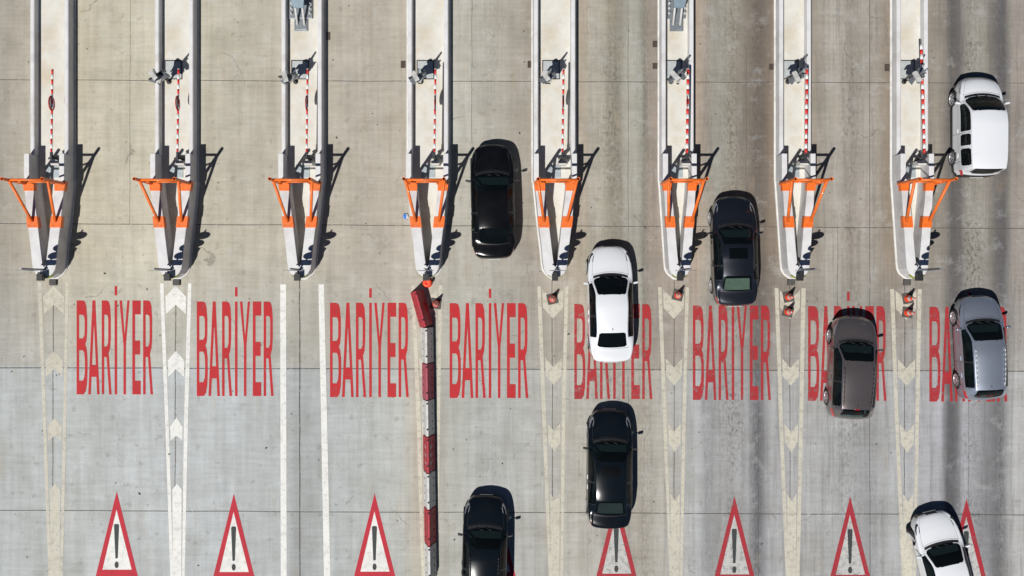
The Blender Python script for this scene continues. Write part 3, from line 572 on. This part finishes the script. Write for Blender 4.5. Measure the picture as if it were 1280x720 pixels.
    def pt(y, tt, sgn):
        w_ = fw(y)*W/2; x3 = fr(y)*w_; z0, z4 = .20, fz(y); z3 = z4-fd(y); zz2 = min(f2(y), z3-.01); zz1 = min(.52, zz2-.03)
        P = [(w_*.95, z0), (w_, zz1), (w_*.972, zz2), (x3, z3)]
        if tt <= 3:
            k = min(int(tt), 2); s = tt-k; (xa, za), (xb, zb) = P[k], P[k+1]
            if k == 0: x = xa+(xb-xa)*math.sin(s*math.pi/2); z = za+(zb-za)*s
            elif k == 1: x = xa+(xb-xa)*(1-math.cos(s*math.pi/2)) + .012*math.sin(s*math.pi)*-1; z = za+(zb-za)*s
            else:
                bul = .03*math.sin(s*math.pi); x = xa+(xb-xa)*s+bul; z = za+(zb-za)*s+bul*.5
        else:
            s = tt-3; x = x3*(1-s); z = z3+(z4-z3)*(1-(1-s)**2)
        yy = y-bend(y)*(abs(x)/(W/2))**2.2
        return Vector((sgn*x, yy, z))
    full = [(-1, tt) for tt in ts[:-1]]+[(1, 4)]+[(1, tt) for tt in ts[:-1]][::-1]
    grid = [[pt(y, tt, s) for s, tt in full] for y in ys]
    groups = {}
    def rnd(u, v, p=5): return abs(u)**p+abs(v)**p < 1
    for a in range(len(ys)-1):
        ym = (ys[a]+ys[a+1])/2; narrow = ys[a+1]-ys[a] < .0135
        for k in range(len(full)-1):
            tm = (full[k][1]+full[k+1][1])/2; sg = full[k][0] if k < len(full)//2 else 1; sg = -1 if k < len(full)//2 else 1
            c = (grid[a][k]+grid[a+1][k+1])/2; g = 'body'; surround = False
            if tm < 1.55 and any((c.y-q)**2+(c.z-WR-.01)**2 < (.375)**2 for q in (wf, wr_)): continue
            if tm > 3.03 and rnd((ym-(wb+wt)/2)/((wb-wt)/2-.01), (4-tm)/.955, 7): g = 'windshield'
            elif tm > 3.02 and rnd((ym-(rb+rt)/2)/((rt-rb)/2-(.015 if kind != 'van' else .01)), (4-tm)/(.93 if kind != 'van' else .85), 7): g = 'rear_window'
            elif 2.10 < tm < 2.90 and c.z > f2(ym)+.035:
                y0, y1 = rt-(.22 if kind == 'sedan' else -.08), wb-.14
                m1 = wt-.86
                if kind == 'van':
                    cuts = [(y0+.0, R+.98), (R+1.10, m1-.06), (m1+.06, y1-.05)]
                else: cuts = [(y0, m1-.035), (m1+.035, y1)]
                hit = False
                for ci, (q0, q1) in enumerate(cuts):
                    if q0 < ym < q1:
                        rr = .07; ok = True
                        u = min(ym-q0, q1-ym); v = min(tm-2.10, 2.90-tm)*.45
                        if u < rr and v < rr and (rr-u)**2+(rr-v)**2 > rr*rr: ok = False
                        if ok: g = 'side_window%d_%d' % (ci, sg); hit = True
                if not hit and y0-.02 < ym < y1 and kind != 'van': g = 'body'; surround = True
                elif not hit and kind == 'van': g = 'body'
            elif kind == 'sedan' and F-.62 < ym < F-.13 and 1.9 < tm < 3.25 and rnd((ym-(F-.38-(tm-2.6)*.10))/.20, (tm-2.5)/.52, 2.2): g = 'headlight%d' % sg
            elif kind != 'sedan' and F-.62 < ym < F-.12 and 1.75 < tm < 3.1 and rnd((ym-(F-.36+(tm-2.4)*.14))/.20, (tm-2.4)/.5, 2.2): g = 'headlight%d' % sg
            elif kind == 'sedan' and ym < R+.30 and 1.45 < tm < 2.25 and c.z > .66: g = 'taillight%d' % sg
            elif kind == 'hatch' and R+.04 < ym < R+.36 and 1.5 < tm < 2.6 and c.z > .72: g = 'taillight%d' % sg
            elif kind == 'van' and R+.02 < ym < R+.22 and 1.7 < tm < 2.9: g = 'taillight%d' % sg
            mi = 0
            if surround: mi = 1
            if g == 'body':
                if narrow and any(abs(ym-s-.006) < .004 for s in doorlines) and .3 < tm < 2.95: mi = 1
                if narrow and abs(ym-(wb+.14)-.006) < .004 and tm > 2.95: mi = 1
                if kind == 'sedan' and narrow and abs(ym-(rb-.03)-.006) < .004 and tm > 2.9: mi = 1
                if 3 < tm < 3.012 and ym > wb+.14 and ym < F-.12: mi = 1
                if tm < .3: mi = 1
                if ym > F-.03 and (tm < 1.0 or (tm > 3.45)): mi = 1
                if wb+.0 < ym < wb+.1 and tm > 3.05: mi = 1
                if kind == 'sedan' and False: mi = 1
                if kind == 'van' and tm < .75 : mi = 1
                if kind == 'van' and ym < R+.05: mi = 1
            groups.setdefault(g, []).append((a, k, mi))
    def part(nm, faces, mats, parent=t, inset=0):
        b = B(); vm = {}
        def V(a, k):
            if (a, k) not in vm: vm[(a, k)] = b.b.verts.new(grid[a][k])
            return vm[(a, k)]
        for a, k, mi in faces:
            b.mi = mi; f = b.face([V(a, k), V(a, k+1), V(a+1, k+1), V(a+1, k)])
            if f: f.smooth = True
        if nm == 'body':
            b.mi = 1; f = b.face([V(0, k) for k in range(len(full))]); f2_ = b.face([V(len(ys)-1, k) for k in range(len(full))][::-1])
            bmesh.ops.remove_doubles(b.b, verts=b.b.verts, dist=.0002)
        return b.build(nm, mats, parent)
    part('body', groups['body'], [M[paint], M['trim']])
    for g, fs in groups.items():
        if g == 'windshield': part('windshield', fs, [M[glass]])
        elif g == 'rear_window': part('rear_window', fs, [M[backglass or glass]])
        elif g.startswith('side_window'): part('side_window', fs, [M[glass]])
        elif g.startswith('headlight'): part('headlight', fs, [M[lamp]])
        elif g.startswith('taillight'): part('taillight', fs, [M['tail']])
    # floor pan, cabin tub
    b = B(); b.box(-W/2+.24, W/2-.24, R+.15, F-.25, .16, .42); b.box(-W/2+.12, W/2-.12, rt-.1, wb, .3, .5); b.box(-W/2+.05, W/2-.05, wr_+.42, wf-.42, .18, .3); b.build('floor_pan', M['interior'], t)
    # wheels
    for s in (-1, 1):
        for yw in (wf, wr_):
            b = B(); x = s*(W/2-.115); st = steer if yw == wf else 0
            b.lathe((0, 0, 0), [(.21, -.10), (.30, -.10), (WR, -.075), (WR, .075), (.30, .10), (.21, .10)], 28, axis='X', caps=False)
            w_ = b.build('wheel', M['rubber'], t, (x, yw, WR)); w_.rotation_euler = (0, 0, math.radians(st))
            b = B(); so = s*.085
            b.lathe((0, 0, 0), [(.235, s*.099), (.228, s*.106), (.205, s*.106), (.200, s*.06)], 28, axis='X', caps=False)
            b.mi = 1; b.lathe((0, 0, 0), [(.2, s*.045), (.001, s*.046)], 24, axis='X', caps=False); b.mi = 0
            for q in range(7):
                an = q*2*math.pi/7; ca, sa = math.cos(an), math.sin(an); e = .024
                v = [b.b.verts.new((so+(.0 if r_ > .1 else s*.012), r_*ca-w2*sa, r_*sa+w2*ca)) for r_, w2 in ((.04, -e), (.212, -e*1.9), (.212, e*1.9), (.04, e))]; b.face(v if s > 0 else v[::-1])
            b.lathe((0, 0, 0), [(.055, s*.07), (.05, s*.1), (.001, s*.101)], 16, axis='X', caps=False)
            b.build('rim', [M['alloy'], M['black']], w_)
        # mirror
        b = B(); xm = s*(W/2+.085); ym_ = wb-.30; zm = f2(wb)+.10
        mt = Matrix.Translation((xm, ym_, zm)) @ Matrix.Rotation(s*.22, 4, 'Z')
        b.box(-.10, .10, -.045, .05, -.065, .07, mt, taper=(.015, .01)); b.build('mirror', M['trim'] if paint in ('p_black', 'p_black2') else M[paint], t, bevel=.022)
        b = B(); b.tube((s*(W/2-.08), ym_+.02, zm-.06), (xm-s*.04, ym_, zm-.03), .022, seg=8); b.build('mirror_arm', M['trim'], t)
        # handles
        for yh in (wt-.72, rt+.42 if kind == 'sedan' else rt+.52):
            p = pt(yh, 1.72, s); b = B(); b.box(-.012, .018, -.09, .09, -.013, .013); b.build('door_handle', M['alloy'] if handles else M[paint], t, p+Vector((s*.012, 0, 0)), bevel=.006)
    # bumpers detail: plates
    b = B(); b.box(-.26, .26, -.006, .006, -.055, .055); b.build('number_plate', M['plate'], t, (0, R-.008, .55 if kind != 'sedan' else .62))
    b = B(); b.box(-.26, .26, -.006, .006, -.055, .055); b.build('number_plate', M['plate'], t, (0, F+.008, .42))
    # wipers
    b = B()
    for (x0_, x1_) in ((-.55, .02), (.02, .58)):
        a_, c_ = pt(wb+.03, 4-abs(x0_)*.9, -1 if x0_ < 0 else 1), pt(wb-.13, 4-abs(x1_)*.8, -1 if x1_ < 0 else 1)
        b.tube(a_+Vector((0, 0, .02)), c_+Vector((0, 0, .025)), .009, seg=6)
    b.build('wiper', M['trim'], t)
    if sunroof:
        b = B(); y1, y0 = wt-sunroof[0], wt-sunroof[1]; nn = 8
        G_ = [[None]*(nn+1) for _ in range(5)]
        for a in range(5):
            for k in range(nn+1):
                x = -.36+.72*k/nn; yy = y0+(y1-y0)*a/4; z4 = fz(yy); x3 = fr(yy)*W/2; z = z4-fd(yy)*(x/x3)**2+.006; G_[a][k] = b.b.verts.new((x, yy, z))
        for a in range(4):
            for k in range(nn): f = b.face([G_[a][k], G_[a][k+1], G_[a+1][k+1], G_[a+1][k]]); f.smooth = True
        b.build('sunroof', M['glassd'] if paint == 'p_navy' else M['p_black'], t)
    if rails:
        for s in (-1, 1):
            b = B(); pts = [pt(wt-.25+(rt+.12-wt+.25)*k/8, 3.07, s)+Vector((0, 0, .01 if k in (0, 8) else .06)) for k in range(9)]
            for p, q in zip(pts, pts[1:]): b.tube(p, q, .016, seg=8)
            b.build('roof_rail', M['trim'] if paint != 'p_silver' else M['alloy'], t)
    if fin:
        b = B(); p = Vector((0, rt+.15, fz(rt+.15))); v = [b.b.verts.new(p+Vector(q)) for q in ((-.02, -.06, -.005), (.02, -.06, -.005), (0, .07, -.005), (0, -.06, .06))]
        for q in ((0, 1, 3), (1, 2, 3), (2, 0, 3)): b.face([v[k] for k in q])
        b.build('antenna', M['trim'], t)
    if kind == 'hatch' and paint == 'p_grey':
        p = Vector((0, rt-.02, fz(rt)+.012)); b = B(); b.box(-.09, .09, -.015, .012, -.01, .008); b.build('brake_light', M['tail'], t, p)
    # interior
    for s in (-1, 1):
        for ysx in (wt-.35, rt+.42 if kind == 'sedan' else wt-1.25):
            b = B(); b.box(-.24, .24, -.28, .28, 0, .16); mt = Matrix.Translation((0, -.28, .1)) @ Matrix.Rotation(.22, 4, 'X'); b.box(-.23, .23, -.06, .07, 0, .52, mt); 
            b.build('seat', M['seat'], t, (s*.36, ysx, .48), bevel=.04)
    b = B(); b.box(-W/2*.76, W/2*.76, wb-.50, wb-.10, .66, min(.9, f2(wb)-.02), taper=(.03, .05)); b.build('dashboard', M['cream_dash'], t, bevel=.03)
    b = B(); c = Vector((-.36, wb-.62, .88)); prev = None
    for k in range(17):
        a = k*2*math.pi/16; p = c+Vector((math.cos(a)*.18, math.sin(a)*.09, math.sin(a)*.155))
        if prev: b.tube(prev, p, .014, seg=6, caps=False)
        prev = p
    b.tube(c, c+Vector((0, .2, -.1)), .03, seg=8); b.build('steering_wheel', M['trim'], t)
    if shade:
        b = B(); yA, yB = rb+.02, rt-.12; v = [b.b.verts.new(q) for q in ((-.52, yA, fz(yA)-.10), (.52, yA, fz(yA)-.10), (.46, yB, fz(yB)-.13), (-.46, yB, fz(yB)-.13))]; b.face(v); b.build('rear_shelf', M[shade], t)
    return t
make_car('sedan_car', 616, 253.5, 1, 'glossy black sedan beside the orange frame, highest of the black cars', 'car', 'p_black', L=4.56, W=1.76, handles=True, lamp='dlamp')
make_car('sedan_car', 760.5, 379.5, 1, 'white sedan with dark windows driving over the red lettering', 'car', 'p_white', L=4.62, W=1.80, glass='glassd', fin=True, lamp='dlamp')
make_car('sedan_car', 912.8, 314.5, 1, 'dark navy sedan with sunroof and pale rear window', 'car', 'p_navy', L=4.36, W=1.80, sunroof=(.16,.58), shade='beige', backglass='glassl')
make_car('hatchback_car', 1058, 458, -2.8, 'dark grey hatchback standing on the red lettering', 'car', 'p_grey', 'hatch', L=4.10, W=1.80, rails=True, fin=True)
make_car('hatchback_car', 1215.5, 433.5, 2.8, 'silver blue hatchback at the right edge', 'car', 'p_silver', 'hatch', L=4.14, W=1.80, rails=True, fin=True, lamp='dlamp')
make_car('passenger_van', 1211.8, 162, 0, 'tall white passenger van at the top right', 'van', 'p_white', 'van', L=3.98, W=1.78)
make_car('sedan_car', 759.5, 582.5, -.5, 'black sedan with sunroof below the white sedan', 'car', 'p_black2', L=4.68, W=1.80, sunroof=(.2,.6), shade='cream_dash', backglass='glassl', handles=True)
make_car('sedan_car', 606, 688, -1.5, 'black car at the bottom edge, lowest of the black cars', 'car', 'p_black2', L=4.66, W=1.80, rails=True)
make_car('coupe_car', 1171.5, 704.5, 13, 'white car turned slightly left at the bottom right', 'car', 'p_white', L=4.5, W=1.82, lamp='dlamp', steer=22)
